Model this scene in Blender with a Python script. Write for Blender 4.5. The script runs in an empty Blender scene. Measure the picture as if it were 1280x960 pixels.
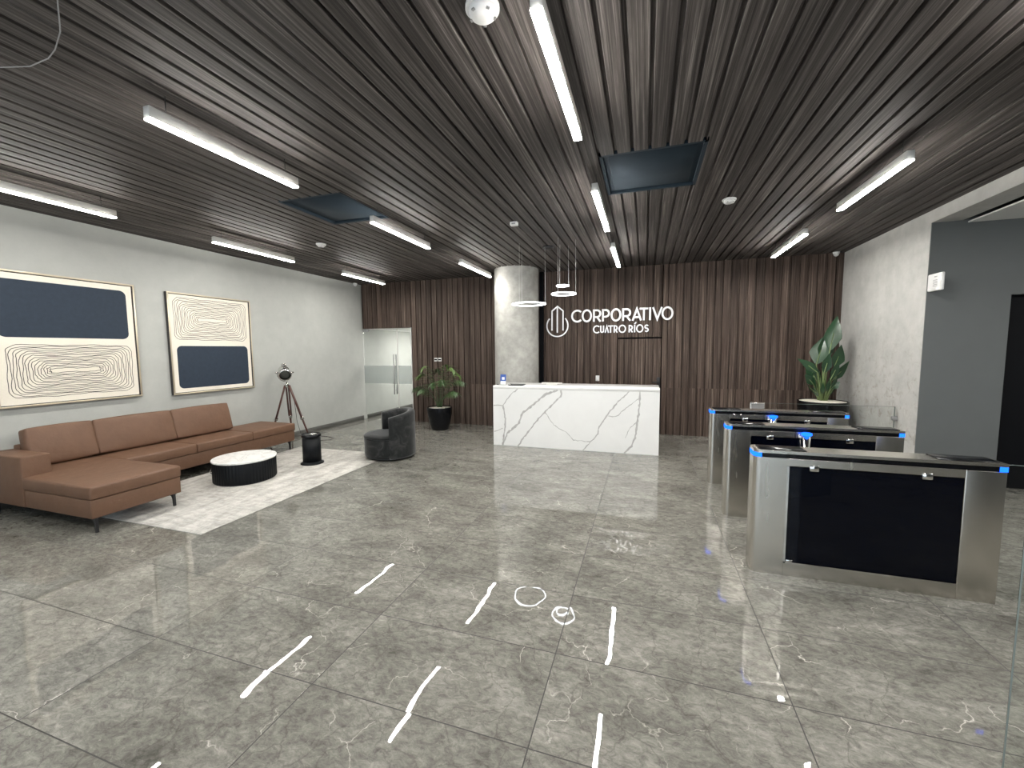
import bpy, bmesh, math, random
from mathutils import Vector, Matrix
random.seed(7)
PI = math.pi
scene = bpy.context.scene
COL = scene.collection

# ------------------------------------------------------------------ materials
class NT:
    def __init__(s, name):
        s.m = bpy.data.materials.new(name); s.m.use_nodes = True
        s.t = s.m.node_tree; s.t.nodes.clear()
        s.out = s.t.nodes.new('ShaderNodeOutputMaterial')
    def n(s, typ, **kw):
        nd = s.t.nodes.new(typ)
        for k, v in kw.items():
            if k[0] == 'i' and k[1:].isdigit(): nd.inputs[int(k[1:])].default_value = v
            elif k in nd.inputs.keys() if False else False: pass
            else: setattr(nd, k, v)
        return nd
    def l(s, a, b): s.t.links.new(a, b)
    def math(s, op, a, b=None, c=None):
        nd = s.t.nodes.new('ShaderNodeMath'); nd.operation = op
        for i, v in enumerate((a, b, c)):
            if v is None: continue
            if hasattr(v, 'links'): s.l(v, nd.inputs[i])
            else: nd.inputs[i].default_value = v
        return nd.outputs[0]
    def mix(s, fac, a, b, mode='MIX'):
        nd = s.t.nodes.new('ShaderNodeMix'); nd.data_type = 'RGBA'; nd.blend_type = mode
        for sock, v in ((nd.inputs[0], fac), (nd.inputs[6], a), (nd.inputs[7], b)):
            if hasattr(v, 'links'): s.l(v, sock)
            elif isinstance(v, (int, float)): sock.default_value = v
            else: sock.default_value = (*v, 1)
        return nd.outputs[2]
    def noise(s, vec, scale, detail=4, rough=.55, dist=0):
        nd = s.t.nodes.new('ShaderNodeTexNoise')
        nd.inputs['Scale'].default_value = scale; nd.inputs['Detail'].default_value = detail
        nd.inputs['Roughness'].default_value = rough; nd.inputs['Distortion'].default_value = dist
        if vec is not None: s.l(vec, nd.inputs['Vector'])
        return nd.outputs['Fac']
    def ramp(s, fac, stops):
        nd = s.t.nodes.new('ShaderNodeValToRGB'); cr = nd.color_ramp
        while len(cr.elements) < len(stops): cr.elements.new(.5)
        for e, (p, c) in zip(cr.elements, stops):
            e.position = p; e.color = (*c, 1) if not isinstance(c, (int, float)) else (c, c, c, 1)
        s.l(fac, nd.inputs[0]); return nd.outputs[0]
    def coord(s, kind='Object'):
        return s.t.nodes.new('ShaderNodeTexCoord').outputs[kind]
    def mapping(s, vec, scale=(1, 1, 1), rot=(0, 0, 0), loc=(0, 0, 0)):
        nd = s.t.nodes.new('ShaderNodeMapping')
        nd.inputs['Scale'].default_value = scale; nd.inputs['Rotation'].default_value = rot
        nd.inputs['Location'].default_value = loc
        s.l(vec, nd.inputs[0]); return nd.outputs[0]
    def bsdf(s, col, rough=.5, metal=0, spec=.5, bump=None, bstr=1, bdist=1, coat=0, sheen=0):
        b = s.t.nodes.new('ShaderNodeBsdfPrincipled')
        for key, v in (('Base Color', col), ('Roughness', rough), ('Metallic', metal)):
            if hasattr(v, 'links'): s.l(v, b.inputs[key])
            elif isinstance(v, (int, float)): b.inputs[key].default_value = v
            else: b.inputs[key].default_value = (*v, 1)
        b.inputs['Specular IOR Level'].default_value = spec
        b.inputs['Coat Weight'].default_value = coat
        if sheen:
            b.inputs['Sheen Weight'].default_value = sheen; b.inputs['Sheen Roughness'].default_value = .4
        if bump is not None:
            bn = s.t.nodes.new('ShaderNodeBump')
            bn.inputs['Strength'].default_value = bstr; bn.inputs['Distance'].default_value = bdist
            s.l(bump, bn.inputs['Height']); s.l(bn.outputs[0], b.inputs['Normal'])
        s.l(b.outputs[0], s.out.inputs[0]); s.b = b
        return s.m

def plain(name, col, rough=.5, metal=0, spec=.5, var=.12, scale=30, coat=0, sheen=0, bump=0):
    t = NT(name); f = t.noise(t.coord(), scale, 3)
    c = t.mix(f, tuple(x*(1-var) for x in col), tuple(min(1, x*(1+var)) for x in col))
    if bump: return t.bsdf(c, rough, metal, spec, f, 1, bump, coat, sheen)
    return t.bsdf(c, rough, metal, spec, coat=coat, sheen=sheen)

def wood_slats(name, along, k=1.0, desat=0.0):
    """fluted composite panel: across = X, grain runs along Y (ceiling) or Z (walls)"""
    t = NT(name); co = t.coord()
    sp = t.t.nodes.new('ShaderNodeSeparateXYZ'); t.l(co, sp.inputs[0])
    x = sp.outputs[0]; z = sp.outputs[1 if along == 'Y' else 2]
    sid = t.math('FLOOR', t.math('DIVIDE', x, PITCH))
    seam = .985 if along == 'Z' else -1.0
    board = t.math('GREATER_THAN', z, seam)
    key = t.math('ADD', t.math('MULTIPLY', sid, 1.37), t.math('MULTIPLY', board, 17.3))
    wn = t.t.nodes.new('ShaderNodeTexWhiteNoise'); wn.noise_dimensions = '1D'; t.l(key, wn.inputs['W'])
    cb = t.t.nodes.new('ShaderNodeCombineXYZ')
    t.l(x, cb.inputs[0]); t.l(t.math('MULTIPLY', key, 3.1), cb.inputs[1]); t.l(z, cb.inputs[2])
    fine = t.noise(t.mapping(cb.outputs[0], (60, 1, .8)), 1, 5, .72, .2)
    wide = t.noise(t.mapping(cb.outputs[0], (22, 1, .45)), 1, 3, .5, .8)
    c = t.ramp(fine, [(.33, (.020, .013, .010)), (.47, (.058, .038, .029)), (.56, (.098, .069, .054)), (.70, (.24, .185, .145))])
    c = t.mix(t.ramp(wide, [(.35, .0), (.65, 1.0)]), c, t.mix(.5, c, (.035, .022, .016)))
    tone = t.math('ADD', t.math('MULTIPLY', wn.outputs['Value'], .5), .75)
    hsv = t.t.nodes.new('ShaderNodeHueSaturation'); t.l(c, hsv.inputs['Color'])
    t.l(t.math('MULTIPLY', tone, k), hsv.inputs['Value']); hsv.inputs['Saturation'].default_value = 1 - desat
    return t.bsdf(hsv.outputs[0], .62, spec=.18, bump=fine, bdist=.0006)

def concrete(name, col, var=.25, blot=0.0, scale=1.0, mott=.12):
    t = NT(name); co = t.coord()
    big = t.noise(co, 1.1*scale, 7, .6, .4); med = t.noise(co, 5*scale, 6, .65); fine = t.noise(co, 60*scale, 4, .6)
    c = t.mix(t.ramp(big, [(.3, 0.0), (.7, 1.0)]), tuple(x*(1-var) for x in col), tuple(min(1, x*(1+var)) for x in col))
    c = t.mix(mott, c, t.ramp(med, [(.3, .2), (.7, .7)]), 'OVERLAY')
    if blot:
        sp = t.t.nodes.new('ShaderNodeSeparateXYZ'); t.l(co, sp.inputs[0])
        hole = t.noise(co, 9, 5, .7, .6)
        m = t.ramp(hole, [(.52, 0.0), (.70, 1.0)])
        low = t.ramp(t.math('DIVIDE', sp.outputs[2], 3.5), [(.28, 1.0), (.62, .12)])
        msk = t.mix(1.0, m, low, 'MULTIPLY')
        bw = t.t.nodes.new('ShaderNodeRGBToBW'); t.l(msk, bw.inputs[0])
        c = t.mix(t.math('MULTIPLY', bw.outputs[0], blot), c, (.2, .155, .11))
    h = t.math('ADD', t.math('MULTIPLY', med, .6), t.math('MULTIPLY', fine, .3))
    return t.bsdf(c, .75, spec=.25, bump=h, bdist=.003)

def floor_mat():
    t = NT('polished_grey_marble'); co = t.coord()
    sp = t.t.nodes.new('ShaderNodeSeparateXYZ'); t.l(co, sp.inputs[0])
    u = t.math('DIVIDE', t.math('ADD', sp.outputs[0], .472), 1.215)
    v = t.math('DIVIDE', t.math('SUBTRACT', sp.outputs[1], 1.042), .6135)
    fu = t.math('FRACT', u); fv = t.math('FRACT', v)
    iu = t.math('FLOOR', u); iv = t.math('FLOOR', v)
    cb = t.t.nodes.new('ShaderNodeCombineXYZ'); t.l(iu, cb.inputs[0]); t.l(iv, cb.inputs[1])
    wn = t.t.nodes.new('ShaderNodeTexWhiteNoise'); wn.noise_dimensions = '2D'; t.l(cb.outputs[0], wn.inputs['Vector'])
    eu = t.math('ABSOLUTE', t.math('SUBTRACT', fu, .5)); ev = t.math('ABSOLUTE', t.math('SUBTRACT', fv, .5))
    joint = t.math('MAXIMUM', t.math('GREATER_THAN', eu, .5-.0025), t.math('GREATER_THAN', ev, .5-.0048))
    off = t.t.nodes.new('ShaderNodeVectorMath'); off.operation = 'MULTIPLY_ADD'
    t.l(wn.outputs['Color'], off.inputs[0]); off.inputs[1].default_value = (9, 9, 9); t.l(co, off.inputs[2])
    mv = t.mapping(off.outputs[0], (1.0, 1.7, 1), (0, 0, .5))
    cloud = t.noise(mv, 1.7, 10, .72, .5); grain = t.noise(t.mapping(off.outputs[0], (1, 1.7, 1), (0, 0, .3)), 17, 10, .82, .6); speck = t.noise(mv, 55, 5, .75, .5)
    c = t.ramp(cloud, [(.28, (.098, .096, .085)), (.5, (.182, .177, .157)), (.72, (.275, .267, .24))])
    c = t.mix(.6, c, t.ramp(grain, [(.33, .06), (.47, .40), (.55, .58), (.68, .95)]), 'OVERLAY')
    c = t.mix(t.ramp(speck, [(.62, 0.0), (.72, .5)]), c, (.42, .40, .36))
    # thin pale veins
    vo = t.t.nodes.new('ShaderNodeTexVoronoi'); vo.feature = 'DISTANCE_TO_EDGE'; vo.inputs['Scale'].default_value = 1.7
    ds = t.t.nodes.new('ShaderNodeTexNoise'); ds.inputs['Scale'].default_value = 3.2; ds.inputs['Detail'].default_value = 6
    t.l(off.outputs[0], ds.inputs['Vector'])
    va = t.t.nodes.new('ShaderNodeVectorMath'); va.operation = 'MULTIPLY_ADD'
    t.l(ds.outputs['Color'], va.inputs[0]); va.inputs[1].default_value = (.55, .55, 0); t.l(off.outputs[0], va.inputs[2])
    t.l(va.outputs[0], vo.inputs['Vector'])
    line = t.ramp(vo.outputs['Distance'], [(.0, 1.0), (.005, 0.0)])
    part = t.ramp(t.noise(off.outputs[0], 2.4, 3), [(.52, 0.0), (.62, .72)])
    ml = t.mix(1.0, line, part, 'MULTIPLY')
    bw = t.t.nodes.new('ShaderNodeRGBToBW'); t.l(ml, bw.inputs[0])
    c = t.mix(bw.outputs[0], c, (.66, .63, .57))
    # dark fissures
    vo2 = t.t.nodes.new('ShaderNodeTexVoronoi'); vo2.feature = 'DISTANCE_TO_EDGE'; vo2.inputs['Scale'].default_value = 3.1
    t.l(va.outputs[0], vo2.inputs['Vector'])
    l2 = t.ramp(vo2.outputs['Distance'], [(.0, .4), (.02, 0.0)])
    b2 = t.t.nodes.new('ShaderNodeRGBToBW'); t.l(l2, b2.inputs[0])
    c = t.mix(b2.outputs[0], c, (.06, .055, .047))
    c = t.mix(joint, c, (.022, .02, .018))
    # each tile is laid a hair out of level, and its polish is gently wavy
    sc = t.t.nodes.new('ShaderNodeSeparateColor'); t.l(wn.outputs['Color'], sc.inputs[0])
    tx = t.math('MULTIPLY', t.math('MULTIPLY', t.math('SUBTRACT', sc.outputs[0], .5), fu), 1.215)
    ty = t.math('MULTIPLY', t.math('MULTIPLY', t.math('SUBTRACT', sc.outputs[1], .5), fv), .6135)
    tilt = t.math('MULTIPLY', t.math('ADD', tx, ty), .006)
    wav = t.math('MULTIPLY', t.noise(off.outputs[0], 2.6, 2, .5), .0022)
    h = t.math('ADD', tilt, wav)
    ru = t.math('ADD', t.math('MULTIPLY', joint, .5), t.math('ADD', .004, t.math('MULTIPLY', grain, .012)))
    return t.bsdf(c, ru, spec=.5, bump=h, bstr=1, bdist=1)

def glass_mat(name, tint=(1, 1, 1), refl=1.0, body=None, bodyfac=0):
    t = NT(name)
    tr = t.t.nodes.new('ShaderNodeBsdfTransparent'); tr.inputs[0].default_value = (*tint, 1)
    gl = t.t.nodes.new('ShaderNodeBsdfGlossy'); gl.inputs['Roughness'].default_value = .02
    fr = t.t.nodes.new('ShaderNodeFresnel'); fr.inputs[0].default_value = 1.45
    base = tr.outputs[0]
    if body is not None:
        df = t.t.nodes.new('ShaderNodeBsdfDiffuse')
        f = t.noise(t.coord(), 4, 3)
        t.l(t.mix(f, tuple(x*.9 for x in body), body), df.inputs[0])
        m0 = t.t.nodes.new('ShaderNodeMixShader'); m0.inputs[0].default_value = bodyfac
        t.l(base, m0.inputs[1]); t.l(df.outputs[0], m0.inputs[2]); base = m0.outputs[0]
    mx = t.t.nodes.new('ShaderNodeMixShader'); t.l(t.math('MULTIPLY', fr.outputs[0], refl), mx.inputs[0])
    t.l(base, mx.inputs[1]); t.l(gl.outputs[0], mx.inputs[2]); t.l(mx.outputs[0], t.out.inputs[0])
    return t.m

def emit(name, col, strength):
    t = NT(name); e = t.t.nodes.new('ShaderNodeEmission')
    e.inputs[0].default_value = (*col, 1); e.inputs[1].default_value = strength
    t.l(e.outputs[0], t.out.inputs[0]); return t.m

def steel_mat(name, col=(.60, .575, .525), rough=.26, axis='Z'):
    t = NT(name); co = t.coord()
    sc = {'Z': (9, 9, .6), 'X': (.6, 9, 9)}[axis]
    f = t.noise(t.mapping(co, sc), 1, 3)
    c = t.mix(f, tuple(x*.96 for x in col), tuple(x*1.04 for x in col))
    return t.bsdf(c, t.math('ADD', t.math('MULTIPLY', f, .05), rough-.02), 1.0)

def leather():
    t = NT('brown_leather'); co = t.coord()
    a = t.noise(co, 7, 5); b = t.noise(co, 160, 3)
    c = t.mix(a, (.112, .060, .037), (.158, .086, .052))
    h = t.math('ADD', t.math('MULTIPLY', b, .0006), t.math('MULTIPLY', t.noise(co, 9, 3), .006))
    return t.bsdf(c, .52, spec=.35, bump=h)

def velvet():
    t = NT('charcoal_velvet'); co = t.coord()
    a = t.noise(co, 5.5, 5, .6, 1.2)
    c = t.ramp(a, [(.35, (.006, .007, .007)), (.55, (.015, .016, .016)), (.72, (.045, .045, .044))])
    return t.bsdf(c, .7, spec=.2, sheen=.25)

def rug_mat():
    t = NT('pale_woven_rug'); co = t.coord()
    a = t.noise(t.mapping(co, (3.2, 1.3, 1)), 1.8, 8, .72, .5); b = t.noise(t.mapping(co, (140, 30, 1)), 1, 3); d = t.noise(t.mapping(co, (2, 9, 1)), 2, 6, .7)
    c = t.ramp(a, [(.3, (.30, .285, .262)), (.52, (.48, .463, .43)), (.7, (.60, .585, .55))])
    c = t.mix(.5, c, t.ramp(b, [(.3, .3), (.7, .65)]), 'OVERLAY')
    c = t.mix(.45, c, t.ramp(d, [(.35, .28), (.6, .6)]), 'OVERLAY')
    return t.bsdf(c, .9, spec=.1, bump=b, bdist=.003)

def marble_white(name, veins=0.0):
    t = NT(name); co = t.coord()
    a = t.noise(co, 2.2, 6, .6, .8)
    c = t.mix(a, (.84, .835, .815), (.74, .735, .715))
    if veins:
        w = t.noise(co, 3.4, 7, .6, 1.6)
        l = t.math('ABSOLUTE', t.math('SUBTRACT', w, .5))
        c = t.mix(t.ramp(l, [(.0, veins), (.03, 0.0)]), c, (.20, .20, .20))
        c = t.mix(t.ramp(t.noise(co, 5, 4), [(.5, 0.0), (.75, .5)]), c, (.52, .52, .50))
    return t.bsdf(c, .16, spec=.5)

PITCH = .1425
M = {}
M['slat_wall'] = wood_slats('walnut_slat_wall', 'Z', 1.2, .12)
M['slat_ceil'] = wood_slats('walnut_slat_ceiling', 'Y', 1.12, .6)
M['plaster'] = concrete('grey_green_plaster', (.40, .408, .385), .06, mott=.08)
M['concrete'] = concrete('raw_pale_concrete', (.47, .465, .445), .13, .6, mott=.2)
M['col'] = concrete('column_concrete', (.36, .355, .33), .2, .0, 1.3, .35)
M['darkwall'] = plain('dark_grey_paint', (.108, .117, .117), .6, var=.08, scale=3)
M['black'] = plain('black_void_paint', (.0022, .0026, .004), .6, spec=.15)
M['white_wall'] = plain('white_paint', (.75, .75, .73), .6, var=.03)
M['floor'] = floor_mat()
M['baseboard'] = plain('grey_stone_skirting', (.09, .088, .08), .3, var=.3, scale=12)
M['leather'] = leather(); M['velvet'] = velvet(); M['rug'] = rug_mat()
M['black_metal'] = plain('black_powder_metal', (.012, .012, .014), .4, var=.2)
M['black_gloss'] = plain('black_glazed', (.003, .0035, .005), .25, spec=.3, var=.2)
M['black_flute'] = plain('black_lacquer', (.0035, .0045, .006), .5, spec=.2, var=.2)
M['marble'] = marble_white('white_quartz'); M['vein'] = plain('grey_quartz_vein', (.46, .45, .43), .2, var=.35, scale=14)
M['marble_top'] = marble_white('veined_white_marble', .35)
M['steel'] = steel_mat('brushed_steel'); M['steel_x'] = steel_mat('brushed_steel_top', axis='X')
M['chrome'] = plain('polished_chrome', (.72, .71, .69), .09, 1.0, var=.05)
M['tint'] = glass_mat('smoked_acrylic', (.07, .08, .13), .7, (.0015, .0025, .007), .75)
M['glass'] = glass_mat('clear_glass', (.97, .98, .975), .3)
M['frost'] = glass_mat('frosted_film', (.80, .82, .81), .4, (.55, .58, .57), .35)
M['glass_edge'] = plain('glass_edge_green', (.16, .19, .18), .15, var=.1)
M['led'] = emit('blue_led', (.008, .10, 1.0), 1.3)
M['bar'] = emit('bar_diffuser', (1.0, .975, .92), 62.0)
M['ring'] = emit('ring_diffuser', (.93, .97, 1.0), 4.5)
M['panel_lamp'] = emit('corridor_lamp', (1.0, .98, .95), 22.0)
M['alu'] = plain('pale_aluminium', (.62, .61, .58), .35, .0, var=.05)
M['sign'] = plain('satin_silver_letters', (.88, .87, .86), .35, .35, var=.03)
M['plastic'] = plain('white_plastic', (.72, .72, .71), .35, var=.03)
M['grey_plastic'] = plain('grey_plastic', (.25, .25, .25), .4)
M['pebble'] = plain('white_pebbles', (.72, .68, .60), .6, var=.35, scale=40, bump=.01)
M['leaf'] = plain('dark_green_leaf', (.014, .048, .019), .3, var=.5, scale=5)
M['leaf_light'] = plain('yellow_green_leaf', (.10, .17, .045), .4, var=.4, scale=6)
M['stem'] = plain('pale_green_stem', (.16, .22, .085), .45, var=.3)
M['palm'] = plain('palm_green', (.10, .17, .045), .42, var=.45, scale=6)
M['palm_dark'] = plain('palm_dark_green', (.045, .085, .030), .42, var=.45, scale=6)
M['canvas'] = plain('cream_canvas', (.74, .69, .60), .8, var=.06, scale=60)
M['navy'] = plain('navy_paint', (.013, .024, .042), .75, var=.22, scale=22)
M['ink_gap'] = plain('ink_and_gap_shade', (.045, .042, .04), .8)
M['gilt'] = plain('pale_gold_frame', (.52, .46, .34), .35, .4, var=.1)
M['mahogany'] = plain('mahogany_wood', (.065, .022, .015), .35, var=.35, scale=18)
M['vent'] = plain('blue_black_vent', (.022, .034, .046), .8, spec=.15, var=.15, scale=5)
M['blue_card'] = plain('blue_card', (.03, .09, .36), .5, var=.4, scale=25)
M['paper'] = plain('white_paper', (.8, .82, .84), .6)
M['lens'] = plain('lamp_lens', (.05, .055, .05), .08, .2, var=.4, scale=20)

# ------------------------------------------------------------------ mesh helpers
class MB:
    def __init__(s): s.bm = bmesh.new()
    def _mark(s, geom_faces, mi, smooth):
        for f in geom_faces:
            f.material_index = mi; f.smooth = smooth
    def box(s, x0, x1, y0, y1, z0, z1, bev=0, seg=2, mi=0, rot=None, puff=0):
        tmp = bmesh.new(); bmesh.ops.create_cube(tmp, size=1)
        bmesh.ops.scale(tmp, vec=(abs(x1-x0), abs(y1-y0), abs(z1-z0)), verts=tmp.verts)
        if bev: bmesh.ops.bevel(tmp, geom=tmp.edges[:], offset=bev, segments=seg, affect='EDGES', profile=.5)
        m = Matrix.Translation(((x0+x1)/2, (y0+y1)/2, (z0+z1)/2))
        if rot is not None: m = m @ rot
        tmp.transform(m); s.merge(tmp, mi, bool(bev)); return s
    def merge(s, tmp, mi=0, smooth=False):
        vs = {}
        for v in tmp.verts: vs[v] = s.bm.verts.new(v.co)
        for f in tmp.faces:
            try: nf = s.bm.faces.new([vs[v] for v in f.verts])
            except ValueError: continue
            nf.material_index = mi; nf.smooth = smooth
        tmp.free()
    def faces(s, verts, faces, mi=0, smooth=False):
        vs = [s.bm.verts.new(v) for v in verts]
        for f in faces:
            try: nf = s.bm.faces.new([vs[i] for i in f]); nf.material_index = mi; nf.smooth = smooth
            except ValueError: pass
        return s
    def lathe(s, prof, c=(0, 0, 0), n=40, mi=0, smooth=True, caps=True, M4=None, flute=0, nfl=0):
        """prof: (r, z) bottom to top around local Z"""
        vs = []; fs = []
        for r, z in prof:
            for i in range(n):
                a = 2*PI*i/n; rr = r
                if flute and r > .01: rr = r*(1 - flute*(.5-.5*math.cos(a*nfl)))
                p = Vector((rr*math.cos(a), rr*math.sin(a), z))
                if M4 is not None: p = M4 @ p
                vs.append((p[0]+c[0], p[1]+c[1], p[2]+c[2]))
        k = len(prof)
        for j in range(k-1):
            for i in range(n):
                fs.append((j*n+i, j*n+(i+1) % n, (j+1)*n+(i+1) % n, (j+1)*n+i))
        s.faces(vs, fs, mi, smooth)
        if caps:
            for j, rev in ((0, True), (k-1, False)):
                loop = vs[j*n:(j+1)*n]
                s.faces(loop[::-1] if rev else loop, [tuple(range(n))], mi, False)
        return s
    def tube(s, pts, r, n=8, mi=0, smooth=True, closed=False):
        pts = [Vector(p) for p in pts]; K = len(pts)
        rs = r if isinstance(r, (list, tuple)) else [r]*K
        vs = []; up = None
        for i, p in enumerate(pts):
            if closed: t = pts[(i+1) % K]-pts[i-1]
            else: t = pts[min(i+1, K-1)]-pts[max(i-1, 0)]
            t.normalize()
            if up is None: up = Vector((0, 0, 1)) if abs(t.z) < .9 else Vector((1, 0, 0))
            u = (up - t*up.dot(t)).normalized(); w = t.cross(u); up = u
            for j in range(n):
                a = 2*PI*j/n
                vs.append(p + (u*math.cos(a)+w*math.sin(a))*rs[i])
        fs = []
        for i in range(K if closed else K-1):
            for j in range(n):
                a, b = i*n, ((i+1) % K)*n
                fs.append((a+j, a+(j+1) % n, b+(j+1) % n, b+j))
        if not closed:
            fs.append(tuple(range(n))[::-1]); fs.append(tuple((K-1)*n+j for j in range(n)))
        return s.faces(vs, fs, mi, smooth)
    def prism(s, poly, axis, a, b, mi=0, smooth=False):
        """extrude a 2D polygon along an axis; axis 'Y': poly=(x,z); 'X': (y,z); 'Z': (x,y)"""
        def P(q, t):
            return {'Y': (q[0], t, q[1]), 'X': (t, q[0], q[1]), 'Z': (q[0], q[1], t)}[axis]
        n = len(poly); vs = [P(q, a) for q in poly]+[P(q, b) for q in poly]
        fs = [(i, (i+1) % n, n+(i+1) % n, n+i) for i in range(n)]
        s.faces(vs, fs, mi, smooth)
        s.faces([P(q, a) for q in poly], [tuple(range(n))[::-1]], mi); s.faces([P(q, b) for q in poly], [tuple(range(n))], mi)
        return s
    def ribbon(s, pts, w, nrm, mi=0, off=0, closed=False, ext=0):
        """flat stroke of width w lying in the plane with normal nrm; ext>0 gives it depth along nrm"""
        pts = [Vector(p) for p in pts]; nrm = Vector(nrm); K = len(pts)
        L = []; R = []
        for i in range(K):
            if closed: t = pts[(i+1) % K]-pts[i-1]
            else: t = pts[min(i+1, K-1)]-pts[max(i-1, 0)]
            t.normalize()
            miter = 1.0
            if (closed or 0 < i < K-1):
                t1 = (pts[i]-pts[i-1]).normalized(); t2 = (pts[(i+1) % K]-pts[i]).normalized()
                cs = max(.35, math.sqrt(max(0, (1+t1.dot(t2))/2))); miter = 1/cs
                t = (t1+t2).normalized() if (t1+t2).length > 1e-6 else t1
            sd = nrm.cross(t).normalized()
            ww = (w[i] if isinstance(w, (list, tuple)) else w)/2*miter
            L.append(pts[i]+sd*ww+nrm*off); R.append(pts[i]-sd*ww+nrm*off)
        E = K if closed else K-1
        if not ext:
            s.faces(L+R, [(i, K+i, K+(i+1) % K, (i+1) % K) for i in range(E)], mi)
        else:
            L2 = [p+nrm*ext for p in L]; R2 = [p+nrm*ext for p in R]
            fs = []
            for i in range(E):
                j = (i+1) % K
                fs += [(2*K+i, 3*K+i, 3*K+j, 2*K+j), (i, j, K+j, K+i), (i, 2*K+i, 2*K+j, j), (K+i, K+j, 3*K+j, 3*K+i)]
            if not closed: fs += [(0, K, 3*K, 2*K), (K-1, 3*K-1, 4*K-1, 2*K-1)]
            s.faces(L+R+L2+R2, fs, mi)
        return s
    def build(s, name, mats, parent=None, sub=0, wn=False, merge=True):
        if merge: bmesh.ops.remove_doubles(s.bm, verts=s.bm.verts, dist=1e-5)
        bmesh.ops.recalc_face_normals(s.bm, faces=s.bm.faces)
        me = bpy.data.meshes.new(name); s.bm.to_mesh(me); s.bm.free()
        for m in (mats if isinstance(mats, (list, tuple)) else [mats]): me.materials.append(m)
        o = bpy.data.objects.new(name, me); COL.objects.link(o)
        if parent is not None: o.parent = parent
        if sub:
            md = o.modifiers.new('sub', 'SUBSURF'); md.levels = sub; md.render_levels = sub
        return o

def tag(o, label, cat, group=None):
    o['label'] = label; o['category'] = cat
    if group: o['group'] = group
    return o
def thing(name, label, cat, loc=(0, 0, 0), rz=0, group=None):
    o = bpy.data.objects.new(name, None); COL.objects.link(o)
    o.empty_display_size = .1; o.location = loc; o.rotation_euler = (0, 0, rz)
    return tag(o, label, cat, group)
def struct(o):
    o['kind'] = 'structure'; return o
def copy_tree(root, parent=None):
    c = root.copy(); COL.objects.link(c)
    if parent is not None: c.parent = parent
    for ch in list(root.children): copy_tree(ch, c)
    return c

# ------------------------------------------------------------------ dimensions
XL, YB, ZC = -7.05, 9.08, 3.5
XR = 3.4
YF = -3.2                                   # wall behind the camera
Y_END = 11.9

def fluted(x0, x1, lo, hi, plane, axis, depth=.028, thick=.06):
    """fluted panel: ribs across X; 'wall' faces -Y at y=plane, 'ceil' faces -Z at z=plane"""
    prof = []
    k0 = math.floor(x0/PITCH); x = k0*PITCH
    pts = []
    while x < x1+PITCH:
        for dx, d in ((.0, depth), (.021, depth), (.025, .002), (.029, 0), (.1345, 0), (.1385, .002)):
            pts.append((x+dx, d))
        x += PITCH
    pts = [(min(max(a, x0), x1), d) for a, d in pts if x0-.04 <= a <= x1+.04]
    out = []
    for p in pts:
        if not out or abs(p[0]-out[-1][0]) > 1e-6 or abs(p[1]-out[-1][1]) > 1e-6: out.append(p)
    poly = [(a, plane+d) for a, d in out]
    poly = poly+[(x1, plane+thick), (x0, plane+thick)]
    mb = MB()
    if axis == 'Y': mb.prism(poly, 'Y', lo, hi)     # ceiling: (x,z) along Y
    else: mb.prism(poly, 'Z', lo, hi)               # wall: (x,y) along Z
    return mb

# ------------------------------------------------------------------ setting
struct(MB().box(-7.3, 7.3, YF-.1, Y_END+.3, -.08, 0).build('floor', M['floor']))

# ceiling with two openings for the recessed vents
V1 = (-.42, .47, 3.86, 4.84); V2 = (-4.02, -3.16, 3.80, 4.72)
cm = MB(); tmp_objs = []
def ceil_piece(x0, x1, y0, y1):
    b = fluted(x0, x1, y0, y1, ZC, 'Y')
    me = bpy.data.meshes.new('t'); b.bm.to_mesh(me); b.bm.free(); cm.bm.from_mesh(me); bpy.data.meshes.remove(me)
ceil_piece(XL-.05, XR+.02, YF, 3.80)
ceil_piece(XL-.05, V2[0], 3.80, 4.84); ceil_piece(V2[1], V1[0], 3.80, 4.84); ceil_piece(V1[1], XR+.02, 3.80, 4.84)
ceil_piece(V2[0], V2[1], V2[3], 4.84); ceil_piece(V1[0], V1[1], 3.80, V1[2])
ceil_piece(XL-.05, XR+.02, 4.84, YB+.06)
struct(cm.build('ceiling', M['slat_ceil'], merge=False))

struct(MB().box(XL-.15, XL, YF, Y_END, 0, ZC+.06).build('wall_left', M['plaster']))
bb = MB()
bb.box(XL, XL+.018, YF, YB-.02, 0, .10, .003, 1).box(XL, XL+.018, YB+.14, Y_END, 0, .10, .003, 1)
struct(bb.build('baseboard_left', M['baseboard']))

# back wall in fluted walnut, with the hall opening at its left end and a jib door
DX0, DX1, DZ = -.56, .34, 2.04
wm = MB()
def wall_piece(x0, x1, z0, z1, pl=YB):
    b = fluted(x0, x1, z0, z1, pl, 'Z', .028, .10)
    me = bpy.data.meshes.new('t'); b.bm.to_mesh(me); b.bm.free(); wm.bm.from_mesh(me); bpy.data.meshes.remove(me)
OX = -5.56
wall_piece(XL, OX, 2.37, ZC+.03)
wall_piece(OX, DX0, 0, ZC+.03)
wall_piece(DX0, DX1, DZ, ZC+.03)
wall_piece(DX1, XR, 0, ZC+.03)
struct(wm.build('wall_back', M['slat_wall'], merge=False))
struct(MB().box(OX-.012, OX+.001, YB-.004, YB+.13, 0, 2.37).build('trim_1', M['white_wall']))   # pale jamb at the opening
struct(MB().box(XL, XR+.3, YB+.16, YB+.2, 2.4, ZC+.06).box(OX, XR+.3, YB+.16, YB+.2, 0, 2.4).build('wall_back_core', M['black']))

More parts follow.
